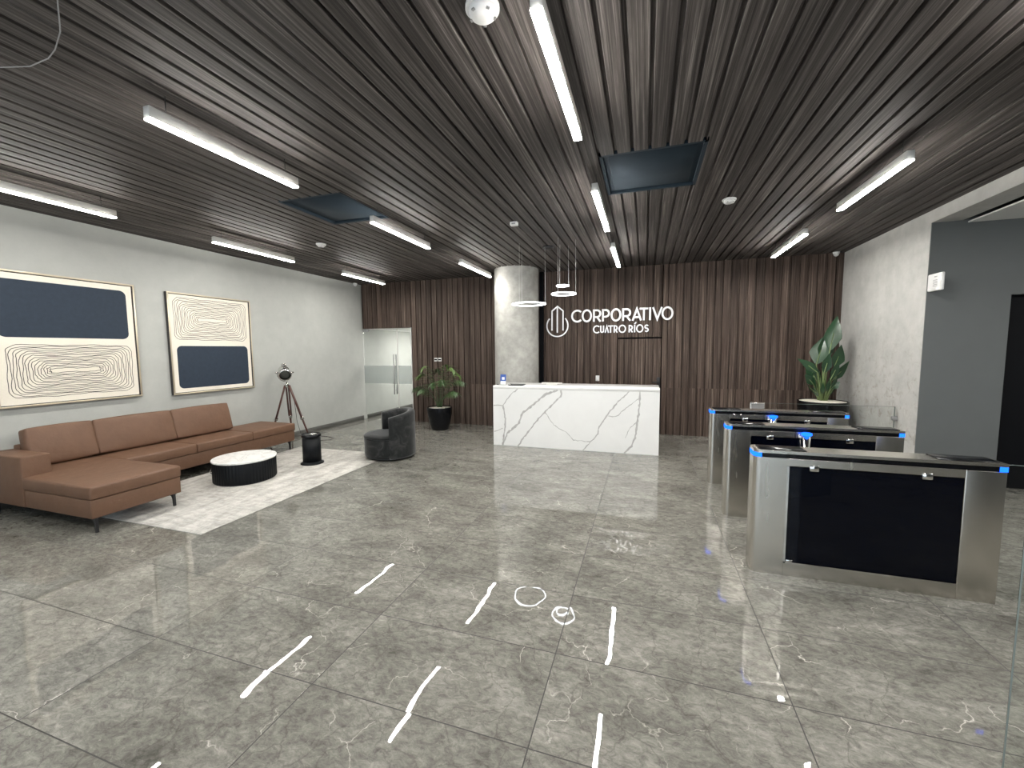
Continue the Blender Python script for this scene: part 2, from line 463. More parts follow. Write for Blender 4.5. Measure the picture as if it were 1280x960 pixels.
# jib door
d = MB(); b = fluted(DX0+.006, DX1-.006, .01, DZ-.035, YB+.03, 'Z', .022, .05)
me = bpy.data.meshes.new('t'); b.bm.to_mesh(me); b.bm.free(); d.bm.from_mesh(me); bpy.data.meshes.remove(me)
door2 = struct(d.build('door_2', M['slat_wall'], merge=False))
h = MB()
h.box(.245, .315, YB-.008, YB+.03, .97, 1.20, .008, 2)
h.tube([(.28, YB-.005, 1.10), (.28, YB-.06, 1.10), (.265, YB-.065, 1.10), (.15, YB-.065, 1.10)], .012, 10)
h.lathe([(.022, 0), (.022, .012)], n=20, M4=Matrix.Translation((.28, YB-.006, 1.02)) @ Matrix.Rotation(PI/2, 4, 'X'))
h.build('door_handle', M['black_metal'], door2)

# glass door into the corridor
gd = struct(MB().box(XL+.03, -6.005, YB+.045, YB+.055, .01, 2.35).build('door_1', M['glass']))
MB().box(-5.99, OX-.014, YB+.045, YB+.055, .0, 2.36).build('fixed_pane', M['glass'], gd)
MB().box(-6.012, -6.004, YB+.043, YB+.057, .01, 2.35).box(-5.992, -5.986, YB+.043, YB+.057, .01, 2.35).build('pane_edge', M['alu'], gd)
MB().box(XL+.03, -6.02, YB+.041, YB+.0445, .95, 1.41).box(-5.985, OX-.016, YB+.041, YB+.0445, .95, 1.41).build('frosted_band', M['frost'], gd)
MB().box(XL+.03, XL+.20, YB+.03, YB+.07, 2.29, 2.355, .004, 1).build('top_hinge', M['grey_plastic'], gd)
for s in (-1, 1):
    hb = MB(); y = YB+.05+s*.055; x = -6.085
    hb.tube([(x, y, .68), (x, y, 1.70)], .014, 12)
    for z in (.78, 1.60): hb.tube([(x, y, z), (x, YB+.05+s*.006, z)], .010, 8)
    hb.build('door_handle', M['grey_plastic'], gd)
# corridor behind it
struct(MB().box(XL, -5.2, YB+.2, Y_END, 2.37, 2.45).build('ceiling_corridor', M['white_wall']))
struct(MB().box(-5.40, -5.3, YB+.2, Y_END, 0, 2.4).build('wall_corridor', M['white_wall']))
struct(MB().box(XL-.1, -5.2, Y_END, Y_END+.1, 0, 2.45).build('wall_corridor_end', M['white_wall']))
cl = thing('ceiling_light', 'flat white ceiling panel lamp in the corridor behind the glass door', 'ceiling light', (-5.80, 10.9, 2.37))
MB().box(-.3, .3, -.3, .3, -.02, 0, .004, 1).build('frame', M['alu'], cl)
MB().box(-.27, .27, -.27, .27, -.024, -.0205).build('diffuser', M['panel_lamp'], cl)

# right side: concrete wall, beam, dark clad end and the lift lobby beyond
YD = 6.68
rw = MB(); rw.box(XR, XR+.3, YD+.012, YB+.2, 0, 3.68); rw.box(XR, XR+.3, YF, YD+.012, 3.345, 3.68)
struct(rw.build('wall_right', M['concrete'], merge=False))
dk = MB()
dk.box(XR+.002, 4.22, YD, YD+.18, 0, 3.345).box(4.22, 5.5, YD, YD+.18, 2.42, 3.345).box(5.5, 7.2, YD, YD+.18, 0, 3.345).box(XR+.3, 7.2, YD, YD+.18, 3.345, 3.66)
struct(dk.build('wall_lobby', M['darkwall'], merge=False))
d3 = struct(MB().box(4.22, 4.86, YD+.10, YD+.16, .0, 2.42).build('door_3', M['black']))
MB().box(4.862, 5.5, YD+.10, YD+.16, 0, 2.42).build('door_leaf', M['black'], d3)
struct(MB().box(3.765, 7.2, YF, YD-.005, 3.315, 3.327).build('ceiling_lobby', M['white_wall']))
struct(MB().box(3.75, 3.765, YF, YD-.005, 3.312, 3.329).build('trim_2', M['white_wall']))
struct(MB().box(XR+.3, 7.2, YF, YD, 3.66, 3.68).build('ceiling_void', M['black']))
struct(MB().box(7.1, 7.2, YF, YD, 0, 3.68).build('wall_far_right', M['darkwall']))
fwl = MB().box(XL-.15, 7.2, YF-.1, YF, 3.2, 3.68).box(XR, 7.2, YF-.1, YF, 0, 3.2).box(XL-.15, XL+.1, YF-.1, YF, 0, 3.2)
struct(fwl.build('wall_front', M['darkwall'], merge=False))
fill_glass = struct(MB().box(XL+.1, XR, YF-.056, YF-.044, .04, 3.2).build('fill_glazing', M['glass']))   # unseen glazing added to let fill daylight in behind the camera
fm = MB()
for k in range(8):
    x = XL+.1+(XR-XL-.1)*k/7
    fm.box(x-.03, x+.03, YF-.09, YF-.01, 0, 3.2)
fm.box(XL+.1, XR, YF-.09, YF-.01, 0, .05).box(XL+.1, XR, YF-.09, YF-.01, 2.42, 2.48)
fm.build('fill_glazing_frame', M['black_metal'], fill_glass, merge=False)

# column
cb = MB(); cb.lathe([(.475, 0), (.475, ZC+.02)], n=72, caps=False)
colm = cb.build('column', M['col']); colm.location = (-2.655, 8.60, 0)
tag(colm, 'round raw concrete column behind the left end of the white reception desk', 'column')
struct(MB().box(-2.24, -2.16, YB-.07, YB-.001, 0, ZC).box(-3.19, -3.12, YB-.07, YB-.001, 0, ZC).build('painted_gap', M['black']))  # black strips paint in the dark gaps either side of the column

# ------------------------------------------------------------------ ceiling fixtures
def vent(name, label, v):
    t = thing(name, label, 'air vent', ((v[0]+v[1])/2, (v[2]+v[3])/2, ZC))
    hx, hy = (v[1]-v[0])/2, (v[3]-v[2])/2
    f = MB()
    for a in ((-hx, hx, -hy, -hy+.03), (-hx, hx, hy-.03, hy), (-hx, -hx+.03, -hy, hy), (hx-.03, hx, -hy, hy)):
        f.box(*a, .0, .12)
    f.build('frame', M['vent'], t)
    MB().box(-hx+.03, hx-.03, -hy+.03, hy-.03, .03, .06).build('backing', M['vent'], t)
    MB().box(-hx+.07, hx-.07, -hy+.07, hy-.07, .018, .0295, .008, 1).build('grille_panel', M['vent'], t)
vent('ceiling_vent', 'recessed dark vent between the middle ceiling bar lamps and the right row', V1)
vent('ceiling_vent', 'recessed dark vent on the left, between two bar lamps of one row', V2)

ZB = 3.30
def bar_proto(L):
    t = thing('linear_pendant', '', 'ceiling light')
    MB().box(-.0285, .0285, 0, L, .004, .078, .003, 1).build('housing', M['alu'], t)
    MB().box(-.0275, .0275, .002, L-.002, -.006, .0035, .002, 1).build('diffuser', M['bar'], t)
    for y in (.12, L-.12):
        MB().tube([(0, y, .078), (0, y, ZC-ZB+.01)], .003, 6).build('suspension_wire', M['black_metal'], t)
    return t
rows = [(-5.66, [(-.35, .0), (2.0, 3.16), (4.26, 5.62), (6.82, 8.15)], 'far left'), (-3.075, [(-.35, .0), (1.93, 3.13), (4.23, 5.57), (6.68, 8.12)], 'left'),
        (-.485, [(-.35, .0), (1.89, 3.10), (4.12, 5.52), (6.45, 7.98)], 'middle'), (2.01, [(-.35, .0), (1.95, 3.11), (4.28, 5.56), (6.56, 8.04)], 'right')]
LAB = {(0, 0): 'bar lamp of the far left row, behind the viewer', (1, 0): 'bar lamp of the left row, behind the viewer', (2, 0): 'bar lamp of the middle row, behind the viewer', (3, 0): 'bar lamp of the right row, behind the viewer',
 (0, 1): 'white bar lamp cut by the left photo edge, above the large painting', (0, 2): 'white bar lamp above the smaller painting, by the left wall', (0, 3): 'farthest white bar lamp by the left wall, above the glass door',
 (1, 1): 'long white bar lamp in the upper left, just before the left dark vent', (1, 2): 'white bar lamp just beyond the left dark vent', (1, 3): 'white bar lamp just left of the concrete column top',
 (2, 1): 'longest white bar lamp, top centre beside the large smoke detector', (2, 2): 'white bar lamp at the left corner of the central dark vent', (2, 3): 'short white bar lamp high above the sign lettering',
 (3, 1): 'white bar lamp cut off at the upper right photo edge', (3, 2): 'long white bar lamp at upper right over the turnstiles', (3, 3): 'farthest white bar lamp on the right, above the large-leaved plant'}
protos = {}
for ri, (x, segs, nm) in enumerate(rows):
    for si, (a, b) in enumerate(segs):
        if si == 0: a, b = -.45, .75
        L = round(b-a, 2)
        if L in protos: t = copy_tree(protos[L])
        else: t = bar_proto(L); protos[L] = t
        t.location = (x, a, ZB)
        tag(t, LAB[(ri, si)], 'ceiling light', 'linear pendant lamps under the slatted ceiling')

# ring pendants: one fixture hanging from a single canopy
rp = thing('ring_pendant', 'three-ring white pendant lamp hanging in front of the concrete column', 'pendant lamp', (-1.56, 6.86, ZC))
MB().lathe([(.085, -.03), (.09, -.025), (.09, .01)], n=32).build('canopy', M['black_metal'], rp)
for (cx, cy, cz, R) in ((-1.87, 6.76, 2.56, .285), (-1.235, 6.53, 2.67, .195), (-1.32, 6.88, 2.85, .105)):
    lx, ly, lz = cx+1.56, cy-6.86, cz-ZC
    ring = MB(); n = 64; vs = []; fs = []
    prof = [(R, -.008), (R, .008), (R-.016, .008), (R-.016, -.008)]
    for i in range(n):
        a = 2*PI*i/n
        for r, z in prof: vs.append((lx+r*math.cos(a), ly+r*math.sin(a), lz+z))
    for i in range(n):
        for k in range(4):
            fs.append((i*4+k, i*4+(k+1) % 4, ((i+1) % n)*4+(k+1) % 4, ((i+1) % n)*4+k))
    ring.faces(vs, fs, 0, False)
    ro = ring.build('ring', M['ring'], rp)
    for k in range(3):
        a = 2*PI*k/3+.2
        MB().tube([(lx+(R-.008)*math.cos(a), ly+(R-.008)*math.sin(a), lz+.008), (lx+(R-.008)*math.cos(a)*.97, ly+(R-.008)*math.sin(a)*.97, .005)], .0022, 6).build('suspension_wire', M['alu'], ro)

def detector(label, x, y, r, k=1):
    t = thing('smoke_detector', label, 'smoke detector', (x, y, ZC), 0, 'smoke detectors on the slatted ceiling')
    MB().lathe([(r*.96, -r*.22), (r, -r*.18), (r, .004)], n=36).build('base', M['plastic'], t)
    c = MB().lathe([(r*.30, -r*.62), (r*.62, -r*.58), (r*.8, -r*.42), (r*.82, -r*.22)], n=36).build('cover', M['plastic'], t)
    for i in range(5):
        a = 2*PI*i/5+.5; s = MB()
        s.box(r*.70*math.cos(a)-r*.10, r*.70*math.cos(a)+r*.10, r*.70*math.sin(a)-r*.10, r*.70*math.sin(a)+r*.10, -r*.56, -r*.50, rot=Matrix.Rotation(a, 4, 'Z'))
        s.build('vent_slot', M['grey_plastic'], t)
detector('large white smoke detector at top centre, cut by the photo edge', -.80, 2.05, .085)
detector('white smoke detector right of the central dark vent', .89, 5.42, .075)
detector('white smoke detector beyond the left dark vent', -4.94, 5.47, .075)
ms = thing('motion_sensor', 'small white box sensor on the ceiling left of the ring pendant', 'sensor', (-1.70, 5.42, ZC))
MB().box(-.05, .05, -.035, .035, -.045, .004, .006, 2).build('housing', M['plastic'], ms)
MB().box(-.025, .025, -.037, -.033, -.035, -.015).build('window', M['grey_plastic'], ms)
for lab, x, y in (('small white camera in the ceiling corner above the glass door', XL+.05, YB-.22), ('small white camera in the ceiling corner above the right-hand plant', XR-.16, YB-.09)):
    t = thing('security_camera', lab, 'camera', (x, y, ZC))
    MB().lathe([(.05, -.03), (.055, .03)], n=24).build('ceiling_mount', M['plastic'], t)
    MB().lathe([(.012, -.075), (.034, -.062), (.042, -.04), (.042, -.028)], n=24).build('dome', M['plastic'], t)
cabp = [(-2.6, 1.30, ZC+.03), (-2.62, 1.31, ZC-.02), (-2.92, 1.46, ZC-.035), (-3.12, 1.53, ZC-.035), (-3.25, 1.56, ZC-.035), (-3.45, 1.57, ZC-.03), (-3.75, 1.50, ZC-.02), (-4.0, 1.45, ZC+.03)]
tag(MB().tube(cabp, .003, 6).build('hanging_cable', M['grey_plastic']), 'thin pale cable looping under the ceiling in the upper left corner', 'cable')

# ------------------------------------------------------------------ wall sign
YS = YB-.012
sg = thing('wall_sign', 'raised silver company lettering with tower emblem on the wooden wall', 'sign', (0, YS, 0))
def arc(cx, cz, rx, rz, a0, a1, n=36):
    return [(cx+rx*math.cos(math.radians(a0+(a1-a0)*i/n)), cz+rz*math.sin(math.radians(a0+(a1-a0)*i/n))) for i in range(n+1)]
def strokes(ch, x0, x1, z0, z1, w, bar=True):
    h = w/2; X0, X1, Z0, Z1 = x0+h, x1-h, z0+h, z1-h; cx, cz = (x0+x1)/2, (z0+z1)/2
    H = z1-z0
    if ch == 'C':
        rx = (x1-X0)/(1+math.cos(math.radians(45)))
        return [(arc(X0+rx, cz, rx, (Z1-Z0)/2+.008, 45, 315), 0)]
    if ch == 'O': return [(arc(cx, cz, (X1-X0)/2, (Z1-Z0)/2+.008, 0, 360, 40)[:-1], 1)]
    if ch == 'I': return [([(cx, z0), (cx, z1)], 0)]
    if ch == 'T': return [([(x0, Z1), (x1, Z1)], 0), ([(cx, z0), (cx, Z1-h*.99)], 0)]
    if ch == 'V': return [([(X0, z1), (cx, Z0), (X1, z1)], 0)]
    if ch == 'A':
        o = [([(X0, z0), (cx, Z1), (X1, z0)], 0)]
        if bar: o.append(([(x0+(x1-x0)*.24, z0+H*.27), (x0+(x1-x0)*.76, z0+H*.27)], 0))
        return o
    if ch == 'U': return [([(X0, z1)]+arc(cx, z0+h+(X1-X0)/2, (X1-X0)/2, (X1-X0)/2, 180, 360, 20)+[(X1, z1)], 0)]
    if ch == 'S':
        r = (Z1-Z0)/4
        return [(arc(cx, Z1-r, (X1-X0)/2, r, 30, 270, 18)+arc(cx, Z0+r, (X1-X0)/2, r, 90, -150, 18)[1:], 0)]
    if ch in 'PR':
        r = H*.29-h*.2; zc = Z1-r
        bowl = [(X0, Z1), (X1-r, Z1)]+arc(X1-r, zc, r, r, 90, -90, 16)[1:]+[(X0, zc-r)]
        o = [([(X0, z0), (X0, z1)], 0), (bowl, 0)]
        if ch == 'R': o.append(([(cx-.01*H, zc-r), (X1+.005, z0)], 0))
        return o
L1 = [('C', -1.546, -1.333), ('O', -1.315, -1.098), ('R', -1.075, -0.903), ('P', -0.884, -0.721), ('O', -0.705, -0.487), ('R', -0.469, -0.288), ('A', -0.275, -0.070), ('T', -0.118, 0.052), ('I', 0.066, 0.109), ('V', 0.125, 0.335), ('O', 0.310, 0.538)]
L2 = [('C', -1.074, -0.942), ('U', -0.922, -0.838), ('A', -0.828, -0.735), ('T', -0.756, -0.650), ('R', -0.640, -0.556), ('O', -0.54, -0.385), ('R', -0.334, -0.248), ('I', -0.228, -0.196), ('O', -0.184, -0.037), ('S', -0.019, 0.069)]
for L, z0, z1, w in ((L1, 2.385, 2.645, .038), (L2, 2.142, 2.298, .026)):
    for i, (ch, x0, x1) in enumerate(L):
        mb = MB()
        for pts, closed in strokes(ch, x0, x1, z0, z1, w, z0 > 2.3):
            mb.ribbon([(x, 0, z) for x, z in pts], w, (0, -1, 0), 0, -.004, bool(closed), .03)
        if L is L2 and i == 7: mb.ribbon([(-.215, 0, 2.312), (-.185, 0, 2.352)], w, (0, -1, 0), 0, -.004, False, .03)
        mb.build('letter', M['sign'], sg, merge=False)
em = MB()
for pts in (arc(-1.854, 2.318, .236, .236, 138, 402, 60), [(-1.974, 2.215), (-1.974, 2.642), (-1.850, 2.742), (-1.726, 2.638), (-1.726, 2.212)], [(-1.854, 2.166), (-1.854, 2.725)]):
    em.ribbon([(x, 0, z) for x, z in pts], .026, (0, -1, 0), 0, -.004, False, .03)
em.build('emblem', M['sign'], sg, merge=False)

# small plates on the wooden wall
for x, lab in ((-4.885, 'left of two small white switch plates above the palm'), (-4.775, 'right of two small white switch plates above the palm')):
    t = thing('wall_switch', lab, 'switch', (x, YB, 1.57), 0, 'switch plates above the palm')
    MB().box(-.045, .045, -.012, .0, -.042, .042, .003, 1).build('plate', M['plastic'], t)
    MB().box(-.037, .037, -.016, -.011, -.017, .017, .002, 1).build('rocker', M['black'], t)
t = thing('wall_switch', 'single white switch plate on the wall behind the desk', 'switch', (-.97, YB, 1.165))
MB().box(-.04, .04, -.012, 0, -.06, .06, .004, 1).build('plate', M['plastic'], t)
MB().box(-.014, .014, -.017, -.011, -.03, .03, .002, 1).build('rocker', M['paper'], t)

# ------------------------------------------------------------------ reception desk
DY = 7.24
dk = thing('reception_desk', 'white quartz reception desk with grey veins under the sign', 'reception desk', (0, DY, 0))
b = MB(); b.box(-2.71, .25, 0, .035, 0, 1.075)
VE = [[(-2.219, 1.075), (-2.368, .965), (-2.519, .757), (-2.70, .751)], [(-2.519, .757), (-2.466, .471), (-2.527, .003)], [(-1.469, 1.075), (-1.707, .982), (-1.952, .776), (-2.139, .628), (-2.203, .443), (-2.438, .226), (-2.527, .013)], [(-1.41, 1.075), (-1.398, .99), (-1.587, .789), (-1.829, .541), (-2.057, .247), (-2.227, .003)], [(-1.708, .665), (-1.547, .434), (-1.31, .308), (-1.192, .177), (-.885, .165)], [(-.236, 1.075), (-.412, .904), (-.592, .671), (-.737, .436), (-.755, .319), (-.885, .165), (-1.018, .003)], [(-.591, .633), (-.445, .64), (-.232, .835), (-.093, .951)], [(-.061, 1.075), (-.064, .878), (-.094, .58), (-.125, .317), (-.186, .125), (-.31, .003)], [(-.114, .542), (-.226, .443), (-.295, .269)], [(-2.698, .253), (-2.524, .324)]]
VW = [.02, .03, .04, .03, .014, .024, .016, .034, .014, .02]
rv = random.Random(3)
for v, w in zip(VE, VW):
    pts = []
    for (xa, za), (xb, zb) in zip(v[:-1], v[1:]):
        n = max(2, int(math.hypot(xb-xa, zb-za)/.035))
        for i in range(n):
            f = i/n; pts.append((xa+(xb-xa)*f+rv.uniform(-.008, .008), -.0006, min(1.074, max(.002, za+(zb-za)*f+rv.uniform(-.008, .008)))))
    pts.append((v[-1][0], -.0006, v[-1][1]))
    pts = [(max(-2.70, min(.24, p[0])), p[1], p[2]) for p in pts]
    b.ribbon(pts, [w*rv.uniform(.4, 1.2) for _ in pts], (0, -1, 0), 1)
b.build('front_panel', [M['marble'], M['vein']], dk, merge=False)
MB().box(-2.71, .25, -.002, .78, 1.075, 1.13, .003, 1).build('worktop', M['marble'], dk)
MB().box(-2.71, -2.675, .035, .78, 0, 1.075).build('side_panel', M['marble'], dk)
MB().box(.215, .25, .035, .78, 0, 1.075).build('side_panel', M['marble'], dk)
# things on and behind the desk
t = thing('leaflet_stand', 'small acrylic stand of blue and white leaflets on the desk corner', 'leaflet stand', (-2.56, DY+.16, 1.13))
MB().box(-.06, .06, -.04, .05, 0, .008, .002, 1).box(-.06, .06, .012, .018, 0, .17, rot=Matrix.Rotation(-.15, 4, 'X')).build('holder', M['glass'], t)
MB().box(-.055, .055, -.010, .004, .06, .20, rot=Matrix.Rotation(-.15, 4, 'X')).build('blue_leaflet', M['blue_card'], t)
MB().box(-.045, .055, -.030, -.016, .012, .075, rot=Matrix.Rotation(-.15, 4, 'X')).box(-.02, .03, -.018, -.0105, .10, .15, rot=Matrix.Rotation(-.15, 4, 'X')).build('white_leaflet', M['paper'], t)
t = thing('pen', 'dark pen standing in a slim holder left of the blue leaflets', 'pen', (-2.665, DY+.15, 1.13))
MB().tube([(0, 0, 0), (0, 0, .012)], .016, 14).build('holder', M['black_metal'], t)
MB().tube([(0, 0, .012), (.0, .008, .135), (.0, .009, .145)], [.004, .004, .0015], 8).build('barrel', M['grey_plastic'], t)
t = thing('clipboard', 'flat black clipboard lying on the desk before the column', 'clipboard', (-2.28, DY+.14, 1.13))
MB().box(-.14, .14, -.10, .10, 0, .022, .004, 1).build('board', M['black_metal'], t)
MB().box(-.135, -.115, -.04, .04, .022, .03, .002, 1).build('clip', M['chrome'], t)
t = thing('monitor', 'pale top edge of a monitor showing behind the desk', 'monitor', (-1.69, DY+.50, 1.13))
MB().box(-.10, .10, -.07, .07, 0, .010, .003, 1).build('foot', M['alu'], t)
MB().box(-.20, .20, -.012, .012, .0102, .035, .004, 1).build('screen', M['alu'], t)

# ------------------------------------------------------------------ sofa
SX, SY = -6.12, 2.47
so = thing('sectional_sofa', 'long brown leather sectional sofa with chaise along the left wall', 'sofa', (0, 0, 0))
bs = MB()
bs.box(-6.97, -6.14, 3.31, 5.92, .155, .345, .012, 2).box(-6.97, -5.17, SY+.01, 3.31, .155, .345, .012, 2)
bs.build('base', M['leather'], so, merge=False)
def cushion(x0, x1, y0, y1, z0, z1, r=.03, puff=.012, tilt=0):
    tmp = bmesh.new(); bmesh.ops.create_cube(tmp, size=1)
    dims = Vector((x1-x0, y1-y0, z1-z0))
    bmesh.ops.scale(tmp, vec=dims, verts=tmp.verts)
    bmesh.ops.bevel(tmp, geom=tmp.edges[:], offset=r, segments=3, affect='EDGES', profile=.5)
    bmesh.ops.subdivide_edges(tmp, edges=[e for e in tmp.edges if e.calc_length() > .12], cuts=7, use_grid_fill=True)
    for v in tmp.verts:
        n = Vector([v.co[i]/(dims[i]/2) for i in range(3)])
        for i in range(3):
            j, k = (i+1) % 3, (i+2) % 3
            if abs(n[i]) > .75: v.co[i] += math.copysign(puff*(1-n[j]**2)*(1-n[k]**2), n[i])
    m = Matrix.Translation(((x0+x1)/2, (y0+y1)/2, (z0+z1)/2)) @ Matrix.Rotation(tilt, 4, 'Y')
    tmp.transform(m)
    mb = MB(); mb.merge(tmp, 0, True); return mb
cushion(-6.95, -5.155, SY+.005, 3.315, .345, .48, .022, .006).build('seat_cushion', M['leather'], so)
for y0, y1 in ((3.32, 4.17), (4.175, 5.06), (5.065, 5.93)):
    cushion(-6.95, SX, y0, y1, .345, .48, .022, .006).build('seat_cushion', M['leather'], so)
MB().box(-6.975, -6.27, SY, SY+.24, .155, .70, .016, 3).build('armrest', M['leather'], so)
MB().box(-6.985, -6.87, SY+.24, 5.08, .155, .74, .016, 3).build('back_frame', M['leather'], so)
for y0, y1 in ((2.72, 3.33), (3.335, 4.255), (4.26, 5.14)):
    cushion(-6.845, -6.69, y0, y1, .487, .93, .022, .022, -.24).build('back_cushion', M['leather'], so)
def leg(x, y, dx, dy):
    m = MB(); zf = .0085 if (x > -6 and y > 3) else 0
    m.box(x-.06*(1 if dx else .25), x+.06*(1 if dx else .25), y-.06*(1 if dy else .25), y+.06*(1 if dy else .25), .145, .155)
    sx = dx
    pr = [(x+sx*.050, .146), (x+sx*.050, zf), (x+sx*.030, zf), (x+sx*.026, .09), (x+sx*.010, .125), (x-sx*.05, .14), (x-sx*.05, .146)]
    m.prism(pr, 'Y', y-.012, y+.012)
    m.build('leg', M['black_metal'], so)
for x, y, dx, dy in ((-5.25, SY+.06, 1, 0), (-5.25, 3.25, 1, 0), (-6.24, 5.86, 1, 0), (-6.24, 4.55, 1, 0), (-6.90, SY+.06, -1, 0), (-6.90, 5.86, -1, 0)):
    leg(x, y, dx, dy)

# rug
rg = MB(); rg.box(-6.15, -4.14, 2.79, 6.05, 0, .008, .003, 1)
tag(rg.build('rug', M['rug']), 'pale beige woven rug under the coffee table and sofa chaise', 'rug')

# coffee table
ct = thing('coffee_table', 'low round black table with white marble top on the rug', 'coffee table', (-5.37, 4.29, .008))
MB().lathe([(.372, 0), (.372, .012)], n=64).build('plinth', M['black_metal'], ct)
MB().lathe([(.385, .012), (.388, .016), (.388, .285), (.385, .29)], n=240, flute=.016, nfl=60).build('drum', M['black_flute'], ct)
MB().lathe([(.388, .29), (.395, .294), (.395, .312), (.391, .316)], n=72).build('tabletop', M['marble_top'], ct)
a = math.radians(-118)
MB().tube([(.388*math.cos(a), .388*math.sin(a), .20), (.405*math.cos(a), .405*math.sin(a), .195), (.405*math.cos(a), .405*math.sin(a), .155), (.388*math.cos(a), .388*math.sin(a), .15)], .007, 8).build('handle', M['chrome'], ct)

# black drum side table
st = thing('side_table', 'slim black cylinder side table with rimmed top, on the rug', 'side table', (-5.06, 5.20, .008))
MB().lathe([(.172, 0), (.172, .014), (.150, .022), (.138, .04)], n=48).build('base', M['black_flute'], st)
MB().lathe([(.136, .04), (.136, .425)], n=144, flute=.02, nfl=36).build('body', M['black_flute'], st)
MB().lathe([(.138, .425), (.145, .43), (.145, .475), (.138, .476), (.136, .464), (.0, .464)], n=48, caps=False).build('tray_top', M['black_gloss'], st)
MB().lathe([(.05, .464), (.055, .468), (.05, .476)], n=24, c=(.02, .02, 0)).build('inlay', M['chrome'], st)

# barrel armchair
ac = thing('armchair', 'charcoal velvet barrel armchair at the far right corner of the rug', 'armchair', (-4.12, 5.95, .008), 0)
ac.scale = (1.14, 1.14, 1.0)
BACK = math.radians(43)
MB().lathe([(.30, 0), (.30, .03)], n=48).build('plinth', M['black_metal'], ac)
MB().lathe([(.335, .03), (.352, .045), (.358, .10), (.360, .33), (.357, .352)], n=64).build('seat_base', M['velvet'], ac)
MB().lathe([(.350, .352), (.363, .362), (.363, .385), (.345, .402), (.25, .410), (.05, .413)], n=64).build('seat_cushion', M['velvet'], ac)
sh = MB(); vs = []; fs = []; n = 60; span = math.radians(100); ro_, ri_ = .378, .272
ring_n = 10
for i in range(n+1):
    f = -1+2*i/n; an = BACK+span*f
    top = .80-.095*abs(f)**1.6
    e = min(1, (1-abs(f))*18+.55)           # rounded ends
    c = (ro_+ri_)/2; hw = (ro_-ri_)/2*e
    sec = [(c+hw*.93, .032), (c+hw, .06), (c+hw, top-.05), (c+hw*.8, top-.015), (c+hw*.35, top), (c-hw*.35, top), (c-hw*.8, top-.015), (c-hw, top-.05), (c-hw, .415), (c-hw*.95, .36)]
    if True:
        sec[8] = (max(c-hw, ri_), .41); sec[9] = (.364, .35)
    for r, z in sec: vs.append((r*math.cos(an), r*math.sin(an), z))
for i in range(n):
    for k in range(ring_n):
        fs.append((i*ring_n+k, i*ring_n+(k+1) % ring_n, (i+1)*ring_n+(k+1) % ring_n, (i+1)*ring_n+k))
fs.append(tuple(range(ring_n))); fs.append(tuple(n*ring_n+k for k in range(ring_n))[::-1])
sh.faces(vs, fs, 0, True); sh.build('backrest', M['velvet'], ac)

# tripod spotlight lamp
tl = thing('tripod_lamp', 'chrome spotlight lamp on a dark wooden tripod beyond the sofa', 'floor lamp', (0, 0, 0))
HX, HY, HZ = -6.66, 6.30, 1.14
for fx, fy in ((-6.33, 6.50), (-6.93, 6.07), (-6.93, 6.62)):
    lg = MB(); hub = Vector((HX, HY, HZ)); ft = Vector((fx, fy, 0)); dv = ft-hub
    hub = hub+Vector((dv.x, dv.y, 0)).normalized()*.035; dv = ft-hub
    side = dv.cross(Vector((0, 0, 1))).normalized()*.022
    mid = hub+dv*.58
    for s in (-1, 1):
        p0 = hub+side*s; p1 = mid+side*s*.9
        lg.tube([p0, p1], .016, 8)
    lg.tube([hub+dv*.45, ft+dv.normalized()*-.03], [.020, .014], 8)
    lo = lg.build('leg', M['mahogany'], tl)
    cl = MB(); cl.tube([hub+dv*.555, hub+dv*.60], .034, 12); cl.build('clamp', M['chrome'], lo)
    MB().tube([ft+dv.normalized()*-.035, ft+Vector((0, 0, .001))], [.014, .006], 8).build('foot', M['chrome'], lo)
MB().lathe([(.03, -.05), (.045, -.03), (.045, .0), (.022, .02), (.018, .07)], c=(HX, HY, HZ), n=24).build('hub', M['chrome'], tl)
aim = Vector((.74, -.56, -.42)).normalized(); LC = Vector((HX-.05, HY, HZ+.245))
q = aim.to_track_quat('Z', 'Y').to_matrix().to_4x4()
Mx = Matrix.Translation(LC) @ q
bd = MB()
bd.lathe([(.03, -.16), (.075, -.145), (.10, -.11), (.105, -.05), (.10, -.045), (.10, .06), (.112, .062), (.118, .09), (.112, .115), (.10, .115)], M4=Mx, n=32, caps=False)
hd = bd.build('lamp_head', M['chrome'], tl)
MB().lathe([(.098, .095), (.07, .106), (.02, .112)], M4=Mx, n=32).build('lens', M['lens'], hd)
vt = MB(); up = (q @ Vector((0, 1, 0))); top = LC + Vector((0, 0, .10))-aim*.05
vt.lathe([(.05, .0), (.05, .05), (.035, .07), (.01, .072)], c=tuple(top-Vector((0, 0, .01))), n=20); vt.build('vent_cap', M['chrome'], hd)
sidev = aim.cross(Vector((0, 0, 1))).normalized()
yk = MB(); pts = []
for i in range(17):
    a = -PI*i/16
    pts.append(LC+sidev*.128*math.cos(a)+Vector((0, 0, .165*math.sin(a))))
yk.tube(pts, .009, 8)
for s in (-1, 1): yk.tube([LC+sidev*.10*s, LC+sidev*.16*s], .016, 12)
yk.build('yoke', M['chrome'], tl)
cw = MB().tube([(-6.56, 6.37, .80), (-6.545, 6.385, .76), (-6.54, 6.39, .72)], [.012, .016, .012], 10); cw.build('clamp_knob', M['black_metal'], tl)
cb = [(HX+.02, HY+.02, HZ+.02), (HX+.06, HY+.10, .8), (HX+.06, HY+.14, .4), (HX+.10, HY+.22, .02), (-6.4, 6.65, .005), (-6.2, 6.62, .005), (-6.05, 6.72, .005), (-6.1, 6.88, .005), (-6.35, 6.96, .005), (-6.7, 6.95, .005), (-7.0, 6.98, .02)]
MB().tube(cb, .0045, 6).build('power_cord', M['black_metal'], tl)

